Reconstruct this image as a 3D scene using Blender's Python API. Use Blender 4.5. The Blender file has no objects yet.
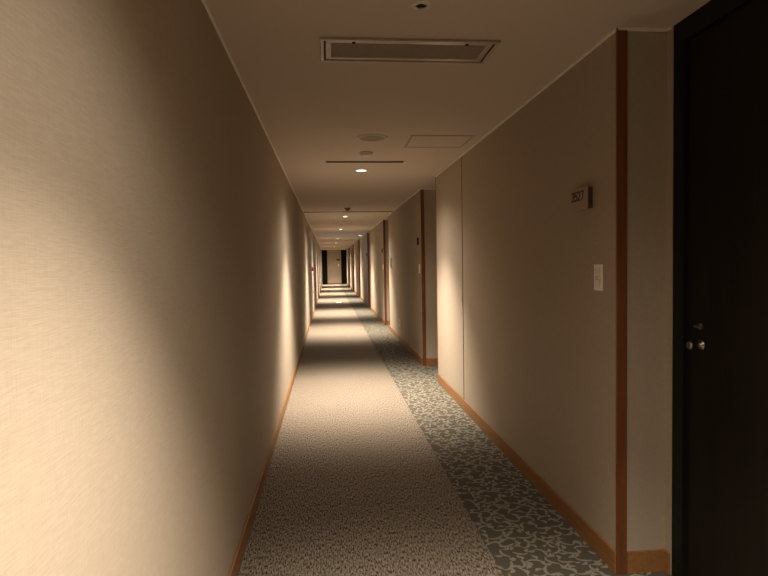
import bpy, bmesh, math, random
from mathutils import Vector, Matrix
PI = math.pi
scene = bpy.context.scene
COL = scene.collection

# ------------------------------------------------------------------ camera
F, YAW, PITCH, ROLL, EYE = 586.29, 0.09404, -0.04203, -0.01638, 1.40516
fw = Vector((math.sin(YAW)*math.cos(PITCH), math.cos(YAW)*math.cos(PITCH), math.sin(PITCH)))
r0 = Vector((math.cos(YAW), -math.sin(YAW), 0)); u0 = r0.cross(fw)
rt = r0*math.cos(ROLL) + u0*math.sin(ROLL); up = -r0*math.sin(ROLL) + u0*math.cos(ROLL)
cd = bpy.data.cameras.new('camera'); cam = bpy.data.objects.new('camera', cd); COL.objects.link(cam)
cam.matrix_world = Matrix(((rt.x, up.x, -fw.x, 0), (rt.y, up.y, -fw.y, 0), (rt.z, up.z, -fw.z, EYE), (0, 0, 0, 1)))
cd.sensor_width = 36.0; cd.lens = F/768*36.0; cd.clip_start = 0.05; cd.clip_end = 100
scene.camera = cam

# ------------------------------------------------------------------ world, exposure
w = bpy.data.worlds.new('world'); scene.world = w; w.use_nodes = True
w.node_tree.nodes['Background'].inputs[0].default_value = (0.02, 0.016, 0.012, 1)
w.node_tree.nodes['Background'].inputs[1].default_value = 0.3
vs = scene.view_settings
vs.view_transform = 'Standard'; vs.look = 'None'; vs.gamma = 1.0; vs.use_curve_mapping = False
vs.exposure = 0.0
try:
    scene.cycles.max_bounces = 14; scene.cycles.diffuse_bounces = 9
    scene.cycles.sample_clamp_indirect = 4.0
except Exception: pass

LAMP_COLOR = (1.0, 0.87, 0.735)
LAMP_W = 900.0
LAMP_HALF = 47.0
SPILL_W = 120.0
COOL_W = 4.5
# distances along the corridor of the ceiling downlights
LAMP_Y = [-4.8, 0.85, 6.27, 12.3, 16.85, 22.8, 27.9, 33.3, 39.3]
LAMP_X = 0.37
# relative output of each lamp (the one over the viewer is dimmer, the far ones stronger)
LAMP_K = [.6, .70, 1.0, 1.15, 1.25, 1.35, 1.4, 1.4, 1.4]
POWER = dict(zip(LAMP_Y, LAMP_K))

XL, XR, XN, H = -0.447, 1.259, 1.486, 2.4
Y_END, Y_BACK = 41.1, -6.2

# ------------------------------------------------------------------ materials
def new_mat(name):
    m = bpy.data.materials.new(name); m.use_nodes = True
    nt = m.node_tree
    return m, nt, nt.nodes['Principled BSDF']
def nd(nt, t, **kw):
    n = nt.nodes.new(t)
    for k, v in kw.items(): setattr(n, k, v)
    return n
def plain(name, col, rough=0.5, metal=0.0, spec=0.5, noise=0.06, scale=30):
    m, nt, b = new_mat(name)
    tc = nd(nt, 'ShaderNodeTexCoord'); n = nd(nt, 'ShaderNodeTexNoise'); n.inputs['Scale'].default_value = scale
    nt.links.new(tc.outputs['Object'], n.inputs['Vector'])
    r = nd(nt, 'ShaderNodeValToRGB')
    r.color_ramp.elements[0].position = .3; r.color_ramp.elements[1].position = .7
    r.color_ramp.elements[0].color = tuple(c*(1-noise) for c in col)+(1,)
    r.color_ramp.elements[1].color = tuple(min(1, c*(1+noise)) for c in col)+(1,)
    nt.links.new(n.outputs['Fac'], r.inputs[0]); nt.links.new(r.outputs[0], b.inputs['Base Color'])
    b.inputs['Roughness'].default_value = rough; b.inputs['Metallic'].default_value = metal
    b.inputs['Specular IOR Level'].default_value = spec
    return m
def glow(name, col, strength):
    m, nt, b = new_mat(name)
    b.inputs['Base Color'].default_value = col+(1,)
    b.inputs['Emission Color'].default_value = col+(1,); b.inputs['Emission Strength'].default_value = strength
    return m
def mapped(nt, scale):
    g = nd(nt, 'ShaderNodeNewGeometry'); mp = nd(nt, 'ShaderNodeMapping')
    mp.inputs['Scale'].default_value = scale
    nt.links.new(g.outputs['Position'], mp.inputs['Vector'])
    return mp.outputs[0]
def ramp(nt, fac, stops):
    r = nd(nt, 'ShaderNodeValToRGB'); e = r.color_ramp.elements
    while len(e) < len(stops): e.new(.5)
    for i, (p, c) in enumerate(stops): e[i].position = p; e[i].color = tuple(c)+(1,)
    nt.links.new(fac, r.inputs[0]); return r.outputs[0]
def noise(nt, vec, scale, detail=3, rough=.6):
    n = nd(nt, 'ShaderNodeTexNoise'); n.inputs['Scale'].default_value = scale
    n.inputs['Detail'].default_value = detail; n.inputs['Roughness'].default_value = rough
    nt.links.new(vec, n.inputs['Vector']); return n.outputs['Fac']

def wallpaper():
    m, nt, b = new_mat('woven_wallpaper')
    # fine horizontal threads with slubs, and a weaker vertical weave
    h = noise(nt, mapped(nt, (26, 26, 420)), 1.0, 3)
    v = noise(nt, mapped(nt, (330, 330, 20)), 1.0, 2)
    mx = nd(nt, 'ShaderNodeMath', operation='MULTIPLY_ADD'); mx.inputs[1].default_value = .45
    nt.links.new(v, mx.inputs[0]); nt.links.new(h, mx.inputs[2])
    c = ramp(nt, mx.outputs[0], [(.5, (.375, .310, .232)), (.95, (.44, .370, .282))])
    nt.links.new(c, b.inputs['Base Color'])
    bp = nd(nt, 'ShaderNodeBump'); bp.inputs['Strength'].default_value = .22; bp.inputs['Distance'].default_value = .0012
    nt.links.new(mx.outputs[0], bp.inputs['Height']); nt.links.new(bp.outputs[0], b.inputs['Normal'])
    b.inputs['Roughness'].default_value = .75; b.inputs['Specular IOR Level'].default_value = .25
    return m
def ceiling_mat():
    m, nt, b = new_mat('ceiling_paper')
    f = noise(nt, mapped(nt, (60, 60, 60)), 2.0, 4)
    nt.links.new(ramp(nt, f, [(.3, (.56, .48, .405)), (.7, (.59, .505, .425))]), b.inputs['Base Color'])
    bp = nd(nt, 'ShaderNodeBump'); bp.inputs['Strength'].default_value = .12; bp.inputs['Distance'].default_value = .001
    nt.links.new(f, bp.inputs['Height']); nt.links.new(bp.outputs[0], b.inputs['Normal'])
    b.inputs['Roughness'].default_value = .85; b.inputs['Specular IOR Level'].default_value = .2
    return m
def carpet_main():
    m, nt, b = new_mat('flecked_carpet')
    f = noise(nt, mapped(nt, (150, 34, 1)), 1.0, 2.5, .75)
    g = noise(nt, mapped(nt, (1.3, 1.3, 1)), 1.0, 2)
    c1 = ramp(nt, f, [(.40, (.030, .020, .012)), (.465, (.175, .140, .103)), (.62, (.36, .308, .24))])
    mx = nd(nt, 'ShaderNodeMix', data_type='RGBA', blend_type='MULTIPLY'); mx.inputs[0].default_value = 1
    nt.links.new(c1, mx.inputs[6]); nt.links.new(ramp(nt, g, [(.3, (.93, .93, .93)), (.7, (1, 1, 1))]), mx.inputs[7])
    nt.links.new(mx.outputs[2], b.inputs['Base Color'])
    bp = nd(nt, 'ShaderNodeBump'); bp.inputs['Strength'].default_value = .2; bp.inputs['Distance'].default_value = .002
    nt.links.new(f, bp.inputs['Height']); nt.links.new(bp.outputs[0], b.inputs['Normal'])
    b.inputs['Roughness'].default_value = 1; b.inputs['Specular IOR Level'].default_value = .05
    b.inputs['Sheen Weight'].default_value = .07; b.inputs['Sheen Roughness'].default_value = .5
    b.inputs['Sheen Tint'].default_value = (1, .95, .85, 1)
    return m
def carpet_flat(name, a, c):
    m, nt, b = new_mat(name)
    f = noise(nt, mapped(nt, (220, 220, 1)), 1.0, 2, .6)
    nt.links.new(ramp(nt, f, [(.35, a), (.65, c)]), b.inputs['Base Color'])
    bp = nd(nt, 'ShaderNodeBump'); bp.inputs['Strength'].default_value = .5; bp.inputs['Distance'].default_value = .003
    nt.links.new(f, bp.inputs['Height']); nt.links.new(bp.outputs[0], b.inputs['Normal'])
    b.inputs['Roughness'].default_value = 1; b.inputs['Specular IOR Level'].default_value = .05
    b.inputs['Sheen Weight'].default_value = .07; b.inputs['Sheen Roughness'].default_value = .5
    b.inputs['Sheen Tint'].default_value = (1, .95, .85, 1)
    return m
def wood(name, a, c, rough=.45, sc=(60, 60, 3), spec=.35):
    m, nt, b = new_mat(name)
    f = noise(nt, mapped(nt, sc), 1.0, 4, .6)
    nt.links.new(ramp(nt, f, [(.3, a), (.7, c)]), b.inputs['Base Color'])
    b.inputs['Roughness'].default_value = rough; b.inputs['Specular IOR Level'].default_value = spec
    return m
M = dict(
    wall=wallpaper(), ceil=ceiling_mat(), carpet=carpet_main(),
    border=carpet_flat('border_carpet_ground', (.072, .063, .044), (.108, .096, .070)),
    leaf=carpet_flat('border_carpet_leaf', (.22, .20, .16), (.30, .275, .22)),
    wood=wood('orange_brown_wood', (.14, .047, .015), (.21, .074, .024)),
    base=wood('baseboard_wood', (.24, .108, .034), (.33, .155, .052), .4, (60, 3, 60)),
    door=wood('dark_door_wood', (.008, .006, .004), (.013, .010, .007), .5, spec=.15),
    frame=wood('dark_door_frame', (.006, .008, .006), (.009, .011, .008), .5, spec=.15),
    crown=plain('cream_cornice', (.80, .74, .64), .6),
    cream=plain('cream_painted_metal', (.66, .60, .52), .5),
    gloss=plain('semi_gloss_beige_metal', (.44, .37, .30), .28, .25),
    panel=plain('beige_grille_mesh', (.33, .27, .215), .6),
    dark=plain('dark_recess', (.02, .014, .01), .8),
    brown=plain('brown_gap_lining', (.12, .085, .055), .8),
    chrome=plain('brushed_metal', (.30, .27, .23), .35, 1.0),
    plate=plain('ivory_plastic', (.86, .82, .72), .4),
    plate2=plain('ivory_plastic_inset', (.78, .74, .64), .45),
    sign=plain('taupe_sign_metal', (.36, .27, .195), .45),
    signside=plain('dark_bronze_edge', (.07, .042, .026), .5),
    ink=plain('black_ink', (.018, .013, .01), .6),
    white=plain('white_paper', (.9, .9, .88), .6),
    lens=glow('lit_lamp_lens', (1, .86, .66), 8.0),
    cool=glow('cool_lamp_lens', (.75, .86, 1), .6),
    red=glow('magenta_lamp_dome', (.75, .02, .16), .3),
    grey=plain('grey_plastic', (.30, .25, .20), .5),
)

# ------------------------------------------------------------------ mesh helpers
def box(bm, x0, x1, y0, y1, z0, z1, mi=0, bev=0.0):
    vs_ = [bm.verts.new((x, y, z)) for x in (x0, x1) for y in (y0, y1) for z in (z0, z1)]
    fs = []
    for q in ((0, 1, 3, 2), (4, 6, 7, 5), (0, 4, 5, 1), (2, 3, 7, 6), (0, 2, 6, 4), (1, 5, 7, 3)):
        f = bm.faces.new([vs_[i] for i in q]); f.material_index = mi; fs.append(f)
    if bev > 0:
        es = list({e for f in fs for e in f.edges})
        r = bmesh.ops.bevel(bm, geom=es, offset=bev, segments=2, affect='EDGES', profile=.5)
        for f in r['faces']: f.material_index = mi
def lathe(bm, prof, n=40, axis='z', c=(0, 0, 0), mi=0, cap=True):
    """prof = [(radius, height)]; rings about an axis through c"""
    def pt(r, a, h):
        x, y = r*math.cos(a), r*math.sin(a)
        if axis == 'z': return (c[0]+x, c[1]+y, c[2]+h)
        if axis == 'x': return (c[0]+h, c[1]+x, c[2]+y)
        return (c[0]+x, c[1]+h, c[2]+y)
    rings = [[bm.verts.new(pt(max(r, 1e-4), 2*PI*k/n, h)) for k in range(n)] for r, h in prof]
    for a, b in zip(rings, rings[1:]):
        for k in range(n):
            f = bm.faces.new((a[k], a[(k+1) % n], b[(k+1) % n], b[k])); f.smooth = True; f.material_index = mi
    if cap:
        for rr in (rings[0], rings[-1]):
            f = bm.faces.new(rr); f.material_index = mi
def obj(name, fn, mats, parent=None):
    bm = bmesh.new(); fn(bm) if callable(fn) else [box(bm, *a) for a in fn]
    bmesh.ops.recalc_face_normals(bm, faces=bm.faces)
    me = bpy.data.meshes.new(name); bm.to_mesh(me); bm.free()
    for m in (mats if isinstance(mats, (list, tuple)) else [mats]): me.materials.append(m)
    o = bpy.data.objects.new(name, me); COL.objects.link(o)
    if parent: o.parent = parent
    return o
def struct(name, fn, mats, parent=None, label=None):
    o = obj(name, fn, mats, parent)
    if parent is None: o['kind'] = 'structure'
    if label: o['label'] = label
    return o
def tag(o, label, cat, group=None):
    o['label'] = label; o['category'] = cat
    if group: o['group'] = group
    return o
def thing(name, label, cat, loc=(0, 0, 0), group=None):
    o = bpy.data.objects.new(name, None); o.empty_display_size = .1; COL.objects.link(o); o.location = loc
    return tag(o, label, cat, group)
def dup(root, loc, label, group=None):
    r = root.copy(); COL.objects.link(r); r.location = loc; r['label'] = label
    if group: r['group'] = group
    for ch in list(root.children):
        c = ch.copy(); COL.objects.link(c); c.parent = r
        for g in ch.children:
            d = g.copy(); COL.objects.link(d); d.parent = c
    return r

# ------------------------------------------------------------------ floor: flecked runner and leaf-patterned border, one carpet
XB = 0.752
def leaf_tile(rng, length, width):
    """outlines (lists of 2D points) of scrolling stems and leaves; wraps in the length"""
    polys = []; cells = []
    def teardrop(p, a, L, W, bend=.25):
        pts = []; n = 7
        for s in (1, -1):
            rg = range(n) if s == 1 else range(n-2, 0, -1)
            for i in rg:
                t = i/(n-1); wd = W*math.sin(PI*t**1.35)*.5*(1-.15*t)
                cx, cy = L*t, bend*L*math.sin(PI*t)*.5
                x, y = cx, cy+s*wd
                pts.append((p[0]+x*math.cos(a)-y*math.sin(a), p[1]+x*math.sin(a)+y*math.cos(a)))
        return pts
    sx, sy = .076, .092
    nx, ny = int(round(width/sx)), int(round(length/sy))
    for j in range(ny):
        for i in range(nx):
            cx = (i+.5+(.5 if j % 2 else 0))*width/nx+rng.uniform(-.014, .014)
            cy = (j+.5)*length/ny+rng.uniform(-.014, .014)
            a = rng.uniform(0, 2*PI); s = rng.choice((1, -1)); k = rng.uniform(.75, 1.02)
            # curled stem: an arc whose curvature tightens
            p = [cx-.045*math.cos(a)*k, cy-.045*math.sin(a)*k]; h = a-s*.8; line = []
            N = 9
            for q in range(N):
                line.append((p[0], p[1], h)); st = .0125*k
                p[0] += st*math.cos(h); p[1] += st*math.sin(h); h += s*(.10+.038*q)
            wv = lambda t: .0040+.0040*math.sin(PI*min(1, t*1.1))
            lft = [(x-wv(q/(N-1))*math.sin(hh), y+wv(q/(N-1))*math.cos(hh)) for q, (x, y, hh) in enumerate(line)]
            rgt = [(x+wv(q/(N-1))*math.sin(hh), y-wv(q/(N-1))*math.cos(hh)) for q, (x, y, hh) in enumerate(line)]
            for q in range(N-1): polys.append([lft[q], lft[q+1], rgt[q+1], rgt[q]])
            x, y, hh = line[-1]; polys.append(teardrop((x, y), hh+s*.15, .060*k, .027*k, .5*s))
            x, y, hh = line[3]; polys.append(teardrop((x, y), hh-s*1.05, .056*k, .025*k, -.5*s))
            if rng.random() < .85:
                x, y, hh = line[0]; polys.append(teardrop((x, y), hh+PI+.5*s, .048*k, .023*k, .5*s))
    return polys
def floor_mesh(bm):
    zt = 0.0
    def quad(x0, x1, y0, y1, z, mi):
        f = bm.faces.new([bm.verts.new(p) for p in ((x0, y0, z), (x1, y0, z), (x1, y1, z), (x0, y1, z))]); f.material_index = mi
    quad(XL-.1, XB, Y_BACK-.1, Y_END+.7, zt, 0)
    quad(XB, XN+.2, Y_BACK-.1, Y_END+.7, zt, 1)
    quad(XL-.1, XN+.2, Y_BACK-.1, Y_END+.7, -.06, 0)
    rng = random.Random(11); L = 2.9; polys = leaf_tile(rng, L, .70)
    tb = bmesh.new()
    for p in polys:
        zz = .0012+rng.random()*.0012
        try: f = tb.faces.new([tb.verts.new((x+XB-.01, y, zz)) for x, y in p])
        except ValueError: continue
    g = list(tb.verts)+list(tb.edges)+list(tb.faces)
    bmesh.ops.bisect_plane(tb, geom=g, plane_co=(XB, 0, 0), plane_no=(-1, 0, 0), clear_outer=True)
    g = list(tb.verts)+list(tb.edges)+list(tb.faces)
    bmesh.ops.bisect_plane(tb, geom=g, plane_co=(XN-.002, 0, 0), plane_no=(1, 0, 0), clear_outer=True)
    base = [([(v.co.x, v.co.y, v.co.z) for v in f.verts]) for f in tb.faces]
    tb.free()
    y = .2
    while y < Y_END:
        for p in base:
            if y+p[0][1] > Y_END-.05: continue
            f = bm.faces.new([bm.verts.new((a, b+y, c)) for a, b, c in p]); f.material_index = 2
        y += L
def up_normals(o):
    bm = bmesh.new(); bm.from_mesh(o.data)
    for f in bm.faces:
        if f.calc_center_median().z > -.03 and f.normal.z < 0: f.normal_flip()
    bm.to_mesh(o.data); bm.free()
fl = struct('floor', floor_mesh, [M['carpet'], M['border'], M['leaf']],
            label='flecked beige corridor carpet with a dark leaf-patterned border along the doors')
up_normals(fl)
struct('ceiling', [(XL-.1, XN+.2, Y_BACK-.1, Y_END+.7, H, H+.1)], M['ceil'])
struct('wall_left', [(XL-.12, XL, Y_BACK, Y_END+.6, 0, H)], M['wall'])
struct('wall_back', [(XL, XN, Y_BACK-.1, Y_BACK, 0, H)], M['wall'])
struct('baseboard_left', lambda bm: box(bm, XL, XL+.011, Y_BACK, Y_END-.02, 0, .1, 0, .002), M['base'])

# right side: wall piers between door recesses
C_ = .011
starts = [Y_BACK, -3.06, 2.462, 7.86, 13.28, 18.75, 24.3, 29.9, 35.5, 41.1]
NICHE = 1.13
piers = [(a, b-NICHE) for a, b in zip(starts, starts[1:])]
crown_boxes = [(XL, XL+C_, Y_BACK, Y_END, H-C_, H)]
dn = 0
n_trim = 0
for i, (y0, y1) in enumerate(piers):
    struct('wall_right', [(XR, XN+.14, y0, y1, 0, H)], M['wall'])
    bb = [(XR-C_, XR, y0+.0, y1+C_, 0, .1, 0, .002)]
    if i > 0:
        # corner post on the near corner, and the return baseboard facing the viewer
        n_trim += 1
        struct('trim_%d' % n_trim, [(XR-.004, XR+.042, y0-.009, y0+.006, 0, H, 0, .002)], M['wood'],
               label='orange-brown wooden post on the corner of a door recess')
        bb.append((XR+.046, XN-.002, y0-C_, y0, 0, .1, 0, .002))
        crown_boxes.append((XR, XN, y0-C_, y0, H-C_, H))
    crown_boxes.append((XR-C_, XR, y0, y1, H-C_, H))
    if y1 < Y_END-.1:
        n_trim += 1
        struct('trim_%d' % n_trim, [(XR-.007, XR+.046, y1-.004, y1+.009, 0, H, 0, .003)], M['wood'],
               label='orange-brown wooden post on the far corner of a wall section')
    struct('baseboard_right', (lambda b: (lambda bm: [box(bm, *a) for a in b]))(bb), M['base'])
    if True:
        bb2 = [(XR, XN-.002, y1, y1+C_, 0, .1, 0, .002)]
        yn = y1+NICHE                      # next pier's near face
        # recess: strips of wall beside the door, then the dark frame and leaf
        struct('wall_recess', [(XN, XN+.14, y1, y1+.04, 0, H), (XN, XN+.14, yn-.040, yn, 0, H),
                               (XN+.09, XN+.14, y1+.04, yn-.040, 0, H)], M['wall'])
        struct('baseboard_recess', [(XN-C_, XN, yn-.040, yn-C_, 0, .1, 0, .002), (XN-C_, XN, y1+C_, y1+.04, 0, .1, 0, .002)], M['base'])
        crown_boxes.append((XN-C_, XN, yn-.040, yn, H-C_, H))
        dn += 1
        ya, yb = y1+.04, yn-.040
        leaf = struct('door_%d' % dn, [(XN+.022, XN+.066, ya+.075, yb-.078, .006, 2.308, 0, .002)], M['door'],
                      label='near-black guest room door set back in the right wall')
        fr = obj('door_frame', [(XN+.006, XN+.088, ya, ya+.072, 0, H), (XN+.006, XN+.088, yb-.075, yb, 0, H),
                                (XN+.006, XN+.088, ya+.072, yb-.075, 2.312, H)], M['frame'], leaf)
        hy = yb-.18
        kn = obj('door_knob', lambda bm: (lathe(bm, [(.022, 0), (.022, -.006), (.010, -.010), (.009, -.034), (.014, -.040), (.018, -.050), (.015, -.058), (.006, -.061)], 32, 'x', (XN+.022, hy, 1.052))), M['chrome'], leaf)
        lk = obj('deadbolt', lambda bm: (lathe(bm, [(.013, 0), (.013, -.010), (.011, -.013)], 32, 'x', (XN+.022, hy, 1.128)), box(bm, XN-.004, XN+.012, hy-.030, hy+.018, 1.123, 1.133, 0, .002)), M['chrome'], leaf)

# end wall: a projecting panel between two dark full-height doors
struct('wall_end', [(-.06, .90, Y_END, Y_END+.5, 0, H), (XL, XN+.14, Y_END+.5, Y_END+.6, 0, H)], M['wall'])
struct('baseboard_end', [(-.06, .90, Y_END-C_, Y_END, 0, .1, 0, .002)], M['base'])
for x0, x1 in ((XL+.002, -.065), (.905, XN-.01)):
    dn += 1
    lf = struct('door_%d' % dn, [(x0+.03, x1-.03, Y_END+.20, Y_END+.24, .006, 2.35)], M['door'], label='dark brown door beside the panel at the far end')
    obj('door_frame', [(x0, x0+.028, Y_END+.18, Y_END+.26, 0, H), (x1-.028, x1, Y_END+.18, Y_END+.26, 0, H), (x0+.028, x1-.028, Y_END+.18, Y_END+.26, 2.355, H)], M['frame'], lf)

struct('trim_cornice', crown_boxes, M['crown'], label='thin cream cornice bead where the walls meet the ceiling')

# flush service door in the same wallpaper at the far end of the nearest pier
for i, (y0, y1) in enumerate(piers[1:], 1):
    if y1-y0 < 3 or y0 < 0 or y0 > 5: continue
    dn += 1
    ys = y1-1.305
    sd = struct('door_%d' % dn, [(XR-.0035, XR-.0005, ys, y1-.004, .104, H-.014, 0, .0008)], M['wall'], label='flush service door papered like the wall, near the corner of a recess')
    obj('door_gap', [(XR-.0045, XR-.0004, ys-.0035, ys-.0005, .104, H-.014)], M['brown'], sd)
    obj('latch', [(XR-.007, XR-.0036, ys+.008, ys+.034, 1.00, 1.10, 0, .001), (XR-.0085, XR-.0072, ys+.014, ys+.028, 1.03, 1.07)], M['gloss'], sd)

# dropped brown lip across the ceiling (smoke curtain slot)
struct('trim_%d' % (n_trim+1), [(XL+.001, XR-.001, 11.2, 11.26, H-.018, H)], M['gloss'], label='thin brown strip across the corridor ceiling')

# ------------------------------------------------------------------ downlights
def spot(y):
    ld = bpy.data.lights.new('downlight_beam', 'SPOT'); ld.energy = LAMP_W*POWER[y]; ld.color = LAMP_COLOR
    ld.spot_size = math.radians(LAMP_HALF*2); ld.spot_blend = 1.0; ld.shadow_soft_size = .035
    o = bpy.data.objects.new('downlight_beam', ld); COL.objects.link(o); o.location = (LAMP_X, y, H-.022)
    ls = bpy.data.lights.new('downlight_spill', 'SPOT'); ls.energy = SPILL_W*POWER[y]; ls.color = LAMP_COLOR
    ls.spot_size = math.radians(146); ls.spot_blend = 1.0; ls.shadow_soft_size = .035
    o = bpy.data.objects.new('downlight_spill', ls); COL.objects.link(o); o.location = (LAMP_X, y, H-.022)
def downlight(label, y):
    t = thing('downlight', label, 'ceiling light', (LAMP_X, y, H), 'round recessed downlights in a line along the ceiling')
    obj('trim_ring', lambda bm: lathe(bm, [(.052, -.004), (.056, -.010), (.072, -.009), (.078, -.004), (.079, 0)], 40, cap=False), M['cream'], t)
    obj('lens', lambda bm: lathe(bm, [(.0, -.007), (.035, -.0085), (.052, -.005)], 40, cap=False), M['lens'], t)
    return t
LBL = {2: 'nearest lit round downlight, just beyond the slotted air outlet', 3: 'lit round downlight just beyond the brown strip across the ceiling',
       4: 'lit round downlight just before the bluish patch of ceiling', 5: 'lit round downlight just beyond the bluish patch of ceiling',
       6: 'third from last of the lit round downlights down the corridor', 7: 'second from last of the lit round downlights down the corridor',
       8: 'last lit round downlight, nearest the far end panel'}
first = None
for i, y in enumerate(LAMP_Y):
    spot(y)
    if i < 2: continue
    if first is None: first = downlight(LBL[i], y)
    else: dup(first, (LAMP_X, y, H), LBL[i])
# downlight behind / above the viewer (outside the frame) that washes the near left wall
for y in LAMP_Y[:2]:
    tag(obj('downlight', (lambda yy: (lambda bm: lathe(bm, [(.0, -.006), (.046, -.006), (.062, -.009), (.067, 0)], 32, c=(LAMP_X, yy, H), cap=False)))(y), M['lens']),
        'lit round downlight on the ceiling behind the viewer' if y < 0 else 'lit round downlight on the ceiling above the viewer', 'ceiling light', 'round recessed downlights in a line along the ceiling')

# cool ceiling lamp far down on the right
t = thing('ceiling_lamp', 'small cool white lamp at the right side of the ceiling, far down', 'ceiling light', (1.09, 19.9, H))
obj('lamp_base', lambda bm: lathe(bm, [(.07, 0), (.07, -.02), (.06, -.024)], 32), M['cream'], t)
obj('lamp_globe', lambda bm: lathe(bm, [(.056, -.024), (.052, -.045), (.035, -.062), (.0, -.068)], 32), M['cool'], t)
ld = bpy.data.lights.new('cool_fill', 'POINT'); ld.energy = COOL_W; ld.color = (.55, .75, 1); ld.shadow_soft_size = .1
o = bpy.data.objects.new('cool_fill', ld); COL.objects.link(o); o.location = (.45, 20.2, H-.75)  # added fill in mid-air, apart from the lamp, to spread blue over the ceiling

# ------------------------------------------------------------------ ceiling fittings
t = thing('air_grille', 'long beige framed air grille set across the ceiling overhead', 'ceiling vent', (.388, 2.765, H))
def ring_rect(bm, x0, x1, y0, y1, w_, z0, z1, bev=.001):
    box(bm, x0, x1, y0, y0+w_, z0, z1, 0, bev); box(bm, x0, x1, y1-w_, y1, z0, z1, 0, bev)
    box(bm, x0, x0+w_, y0+w_, y1-w_, z0, z1, 0, bev); box(bm, x1-w_, x1, y0+w_, y1-w_, z0, z1, 0, bev)
obj('outer_frame', lambda bm: ring_rect(bm, -.406, .406, -.145, .145, .018, -.012, 0, .003), M['gloss'], t)
obj('inner_frame', lambda bm: (ring_rect(bm, -.380, .380, -.119, .119, .026, -.007, 0, .002)), M['gloss'], t)
def mesh_panel(bm):
    box(bm, -.354, .354, -.093, .093, -.003, -.0005)
    for q in range(15):
        yq = -.084+q*.012
        box(bm, -.354, .354, yq-.002, yq+.002, -.0055, -.003)
obj('grille_panel', mesh_panel, M['panel'], t)
obj('shadow_gap', lambda bm: ring_rect(bm, -.388, .388, -.127, .127, .008, -.0015, -.0002, 0), M['dark'], t)
for x in (-.254, .260):
    obj('latch_button', (lambda xx: (lambda bm: lathe(bm, [(.0085, -.006), (.0085, -.011), (.003, -.012)], 20, c=(xx, -.104, 0))))(x), M['dark'], t)['label'] = 'small dark latch button'

def speaker(y, x, label):
    t = thing('ceiling_speaker', label, 'speaker', (x, y, H))
    obj('rim', lambda bm: lathe(bm, [(.104, -.004), (.108, -.010), (.120, -.008), (.124, 0)], 48, cap=False), M['cream'], t)
    def g(bm):
        lathe(bm, [(.0, -.0045), (.104, -.0045)], 48, cap=False)
        for r in (.03, .05, .07, .09):
            lathe(bm, [(r-.002, -.0045), (r, -.0065), (r+.002, -.0045)], 48, cap=False)
    obj('speaker_grille', g, M['panel'], t)
    return t
speaker(4.66, .365, 'flush round ceiling speaker between the air grille and the small sensor')
speaker(13.7, .40, 'round ceiling speaker beyond the brown strip across the ceiling')

t = thing('heat_sensor', 'small cream round heat sensor just before the slotted air outlet', 'sensor', (.358, 5.29, H))
obj('base', lambda bm: lathe(bm, [(.060, 0), (.060, -.010), (.052, -.014)], 40), M['cream'], t)
obj('dome', lambda bm: lathe(bm, [(.050, -.014), (.047, -.024), (.030, -.032), (0, -.035)], 40), M['cream'], t)

t = thing('slot_diffuser', 'narrow dark slotted air outlet across the ceiling before the nearest lit downlight', 'ceiling vent', (.378, 5.765, H))
obj('frame', lambda bm: ring_rect(bm, -.392, .392, -.055, .055, .008, -.003, 0, .001), M['cream'], t)
def slots(bm):
    box(bm, -.382, .382, -.047, .047, -.0022, -.0005)
obj('slot', slots, M['dark'], t)
def vanes(bm):
    for q in range(38):
        x = -.37+q*.02
        box(bm, x-.0006, x+.0006, -.047, .047, -.003, -.0022)
    box(bm, -.38, .38, -.002, .002, -.0055, -.0025)
obj('vanes', vanes, M['brown'], t)

t = thing('access_hatch', 'square flush access hatch in the ceiling near the right wall', 'hatch', (.918, 4.81, H))
obj('hatch_frame', lambda bm: ring_rect(bm, -.256, .256, -.236, .236, .010, -.0035, 0, .001), M['gloss'], t)
obj('hatch_panel', lambda bm: box(bm, -.236, .236, -.216, .216, -.0022, -.0002), M['ceil'], t)
obj('hatch_gap', lambda bm: ring_rect(bm, -.240, .240, -.220, .220, .004, -.0012, -.0002, 0), M['brown'], t)

t = thing('sprinkler', 'small recessed sprinkler head at the top edge, nearest ceiling fitting', 'sprinkler', (.378, 2.285, H))
obj('escutcheon', lambda bm: lathe(bm, [(.021, -.002), (.023, -.006), (.034, -.005), (.038, 0)], 32, cap=False), M['cream'], t)
obj('cup', lambda bm: lathe(bm, [(0, -.002), (.021, -.002)], 32, cap=False), M['dark'], t)
obj('sprinkler_head', lambda bm: (lathe(bm, [(.007, -.002), (.007, -.014), (.003, -.016)], 16), lathe(bm, [(.011, -.016), (.011, -.018)], 16)), M['chrome'], t)

t = thing('smoke_detector', 'dark smoke detector just before the brown strip across the ceiling', 'sensor', (.361, 10.5, H))
obj('base', lambda bm: lathe(bm, [(.055, 0), (.055, -.012), (.048, -.016)], 32), M['grey'], t)
obj('sensor_head', lambda bm: lathe(bm, [(.038, -.016), (.038, -.040), (.028, -.050), (0, -.052)], 32), M['grey'], t)
t = thing('sprinkler', 'small sprinkler head on the ceiling to the right of the farther round speaker', 'sprinkler', (.56, 13.9, H))
obj('escutcheon', lambda bm: lathe(bm, [(.007, -.008), (.03, -.006), (.034, 0)], 24), M['cream'], t)
obj('sprinkler_head', lambda bm: (lathe(bm, [(.007, -.008), (.007, -.03)], 16), lathe(bm, [(.013, -.03), (.013, -.033)], 16)), M['chrome'], t)

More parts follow.
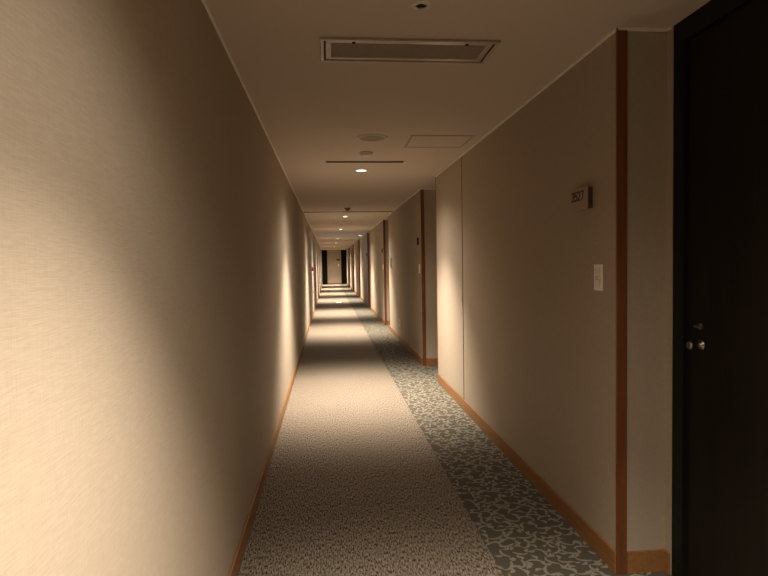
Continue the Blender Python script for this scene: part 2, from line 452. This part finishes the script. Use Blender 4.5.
# ------------------------------------------------------------------ room number signs and switches on the right wall
STROKES = {  # seven-segment-like polylines in a 1 x 1.6 cell, drawn as thick strokes
    '3': [[(0, 1.45), (.2, 1.6), (.8, 1.6), (1, 1.4), (1, 1.0), (.75, .82), (.35, .82)], [(.75, .82), (1, .62), (1, .2), (.8, 0), (.2, 0), (0, .15)]],
    '5': [[(.95, 1.6), (.1, 1.6), (.05, .9), (.35, 1.0), (.75, 1.0), (1, .8), (1, .2), (.8, 0), (.2, 0), (0, .15)]],
    '2': [[(0, 1.35), (.2, 1.6), (.8, 1.6), (1, 1.4), (1, 1.05), (0, .05), (1, 0)]],
    '7': [[(0, 1.6), (1, 1.6), (.4, 0)]],
}
def digits(bm, text, y_start, z0, s, x):
    """text on a face looking towards -x: it reads towards smaller y"""
    yy = y_start
    for ch in text:
        for line in STROKES[ch]:
            for (a0, b0), (a1, b1) in zip(line, line[1:]):
                dx, dz = a1-a0, b1-b0; L = math.hypot(dx, dz) or 1; wd = .15
                nx, nz = -dz/L*wd, dx/L*wd; ex, ez = dx/L*wd*.5, dz/L*wd*.5
                q = [(a0-ex+nx, b0-ez+nz), (a1+ex+nx, b1+ez+nz), (a1+ex-nx, b1+ez-nz), (a0-ex-nx, b0-ez-nz)]
                fr_ = [bm.verts.new((x-.0012, yy-p*s, z0+r*s)) for p, r in q]
                bk_ = [bm.verts.new((x, yy-p*s, z0+r*s)) for p, r in q]
                bm.faces.new(fr_)
                for n in range(4): bm.faces.new((fr_[n], fr_[(n+1) % 4], bk_[(n+1) % 4], bk_[n]))
        yy -= s*1.45
def room_sign(y, label, text=None):
    t = thing('room_sign', label, 'sign', (XR, y, 1.65), 'taupe room number signs on the right wall')
    obj('backing', lambda bm: box(bm, -.024, -.0002, -.093, .093, .004, .104, 0, .001), M['signside'], t)['label'] = 'dark bronze body of the sign'
    obj('face_plate', lambda bm: box(bm, -.029, -.0245, -.097, .093, 0, .108, 0, .0015), M['sign'], t)
    if text: obj('room_number', lambda bm: digits(bm, text, .082, .048, .0255, -.0292), M['ink'], t)['label'] = 'black room number'
    return t
def key_switch(y, label):
    t = thing('door_bell', label, 'switch', (XR, y, 1.262), 'ivory switch plates on the right wall')
    obj('plate', lambda bm: box(bm, -.009, -.0002, -.038, .038, 0, .122, 0, .002), M['plate'], t)
    obj('button', lambda bm: box(bm, -.0125, -.009, -.024, .024, .014, .104, 0, .0012), M['plate2'], t)
    obj('button_mark', lambda bm: (ringb(bm)), M['grey'], t)
    return t
def ringb(bm):
    for y0, y1, z0, z1 in ((-.009, .009, .064, .067), (-.009, .009, .050, .053), (.006, .009, .053, .064), (-.009, -.006, .053, .064)):
        box(bm, -.0134, -.0124, y0, y1, z0, z1)
sign1 = room_sign(2.79, 'nearest taupe room sign with the black number 3527', '3527')
bell1 = key_switch(2.63, 'nearest ivory switch plate, below the sign numbered 3527')
ORD = ['', 'second nearest', 'third nearest', 'fourth nearest', 'fifth nearest', 'sixth nearest', 'seventh nearest']
for i in range(1, 5):
    dy = starts[2+i]-starts[2]
    r = dup(sign1, (XR, 2.79+dy, 1.65), '%s small room sign along the right wall, farther down' % ORD[i])
    for ch in list(r.children):
        if ch.name.startswith('room_number'): bpy.data.objects.remove(ch)
    dup(bell1, (XR, 2.63+dy, 1.262), '%s ivory switch plate along the right wall, beside a corner post' % ORD[i])
t = thing('power_outlet', 'small ivory outlet plate low on the second right wall section', 'outlet', (XR, 10.4, .28))
obj('plate', lambda bm: box(bm, -.007, -.0002, -.035, .035, 0, .12, 0, .002), M['plate'], t)
obj('socket', lambda bm: box(bm, -.0082, -.007, -.010, .010, .04, .08), M['dark'], t)
t = thing('wall_plate', 'tall narrow ivory plate at shoulder height near the end of the second right wall section', 'switch', (XR-.0036, 11.7, 1.30))
obj('plate', lambda bm: box(bm, -.012, -.0002, -.04, .04, 0, .22, 0, .002), M['plate2'], t)
obj('cover', lambda bm: box(bm, -.015, -.0122, -.028, .028, .02, .20, 0, .001), M['panel'], t)
# sign and switch on the end panel
t = thing('room_sign', 'small brown sign on the panel at the far end', 'sign', (.70, Y_END, 1.64))
obj('backing', lambda bm: box(bm, -.11, .11, -.024, -.0002, 0, .13, 0, .001), M['signside'], t)
obj('face_plate', lambda bm: box(bm, -.11, .11, -.03, -.0245, -.003, .133, 0, .001), M['brown'], t)
t = thing('door_bell', 'ivory switch plate on the panel at the far end, under the brown sign', 'switch', (.72, Y_END, 1.26))
obj('plate', lambda bm: box(bm, -.045, .045, -.012, -.0002, 0, .16, 0, .002), M['plate'], t)
obj('button', lambda bm: box(bm, -.028, .028, -.015, -.012, .02, .13, 0, .001), M['plate2'], t)

# ------------------------------------------------------------------ left wall: magenta alarm lamp above a slim cabinet; slip of paper
t = thing('alarm_lamp', 'magenta-red round lamp projecting from the left wall', 'alarm lamp', (XL, 15.9, 1.28))
obj('lamp_collar', lambda bm: lathe(bm, [(.062, 0), (.062, .012), (.052, .018)], 28, 'x'), M['chrome'], t)
obj('lamp_dome', lambda bm: lathe(bm, [(.052, .018), (.056, .03), (.048, .048), (.028, .060), (0, .064)], 28, 'x'), M['red'], t)
t = thing('alarm_cabinet', 'slim pale wall cabinet below the magenta lamp on the left wall', 'cabinet', (XL, 15.95, .12))
obj('body', lambda bm: box(bm, .0003, .012, -.16, .16, 0, 1.06, 0, .003), M['cream'], t)
obj('cabinet_door', lambda bm: (box(bm, .012, .016, -.14, .14, .03, 1.03, 0, .002), [box(bm, .016, .020, -.10, .10, .10+q*.11, .15+q*.11, 0, .001) for q in range(8)]), M['white'], t)
obj('handle', lambda bm: box(bm, .016, .026, .11, .125, .5, .6, 0, .002), M['chrome'], t)
tag(obj('paper_slip', lambda bm: box(bm, .25, .46, 21.2, 21.5, .0015, .012, 0, .002), M['white']), 'small bright white slip of paper lying on the far carpet', 'paper')
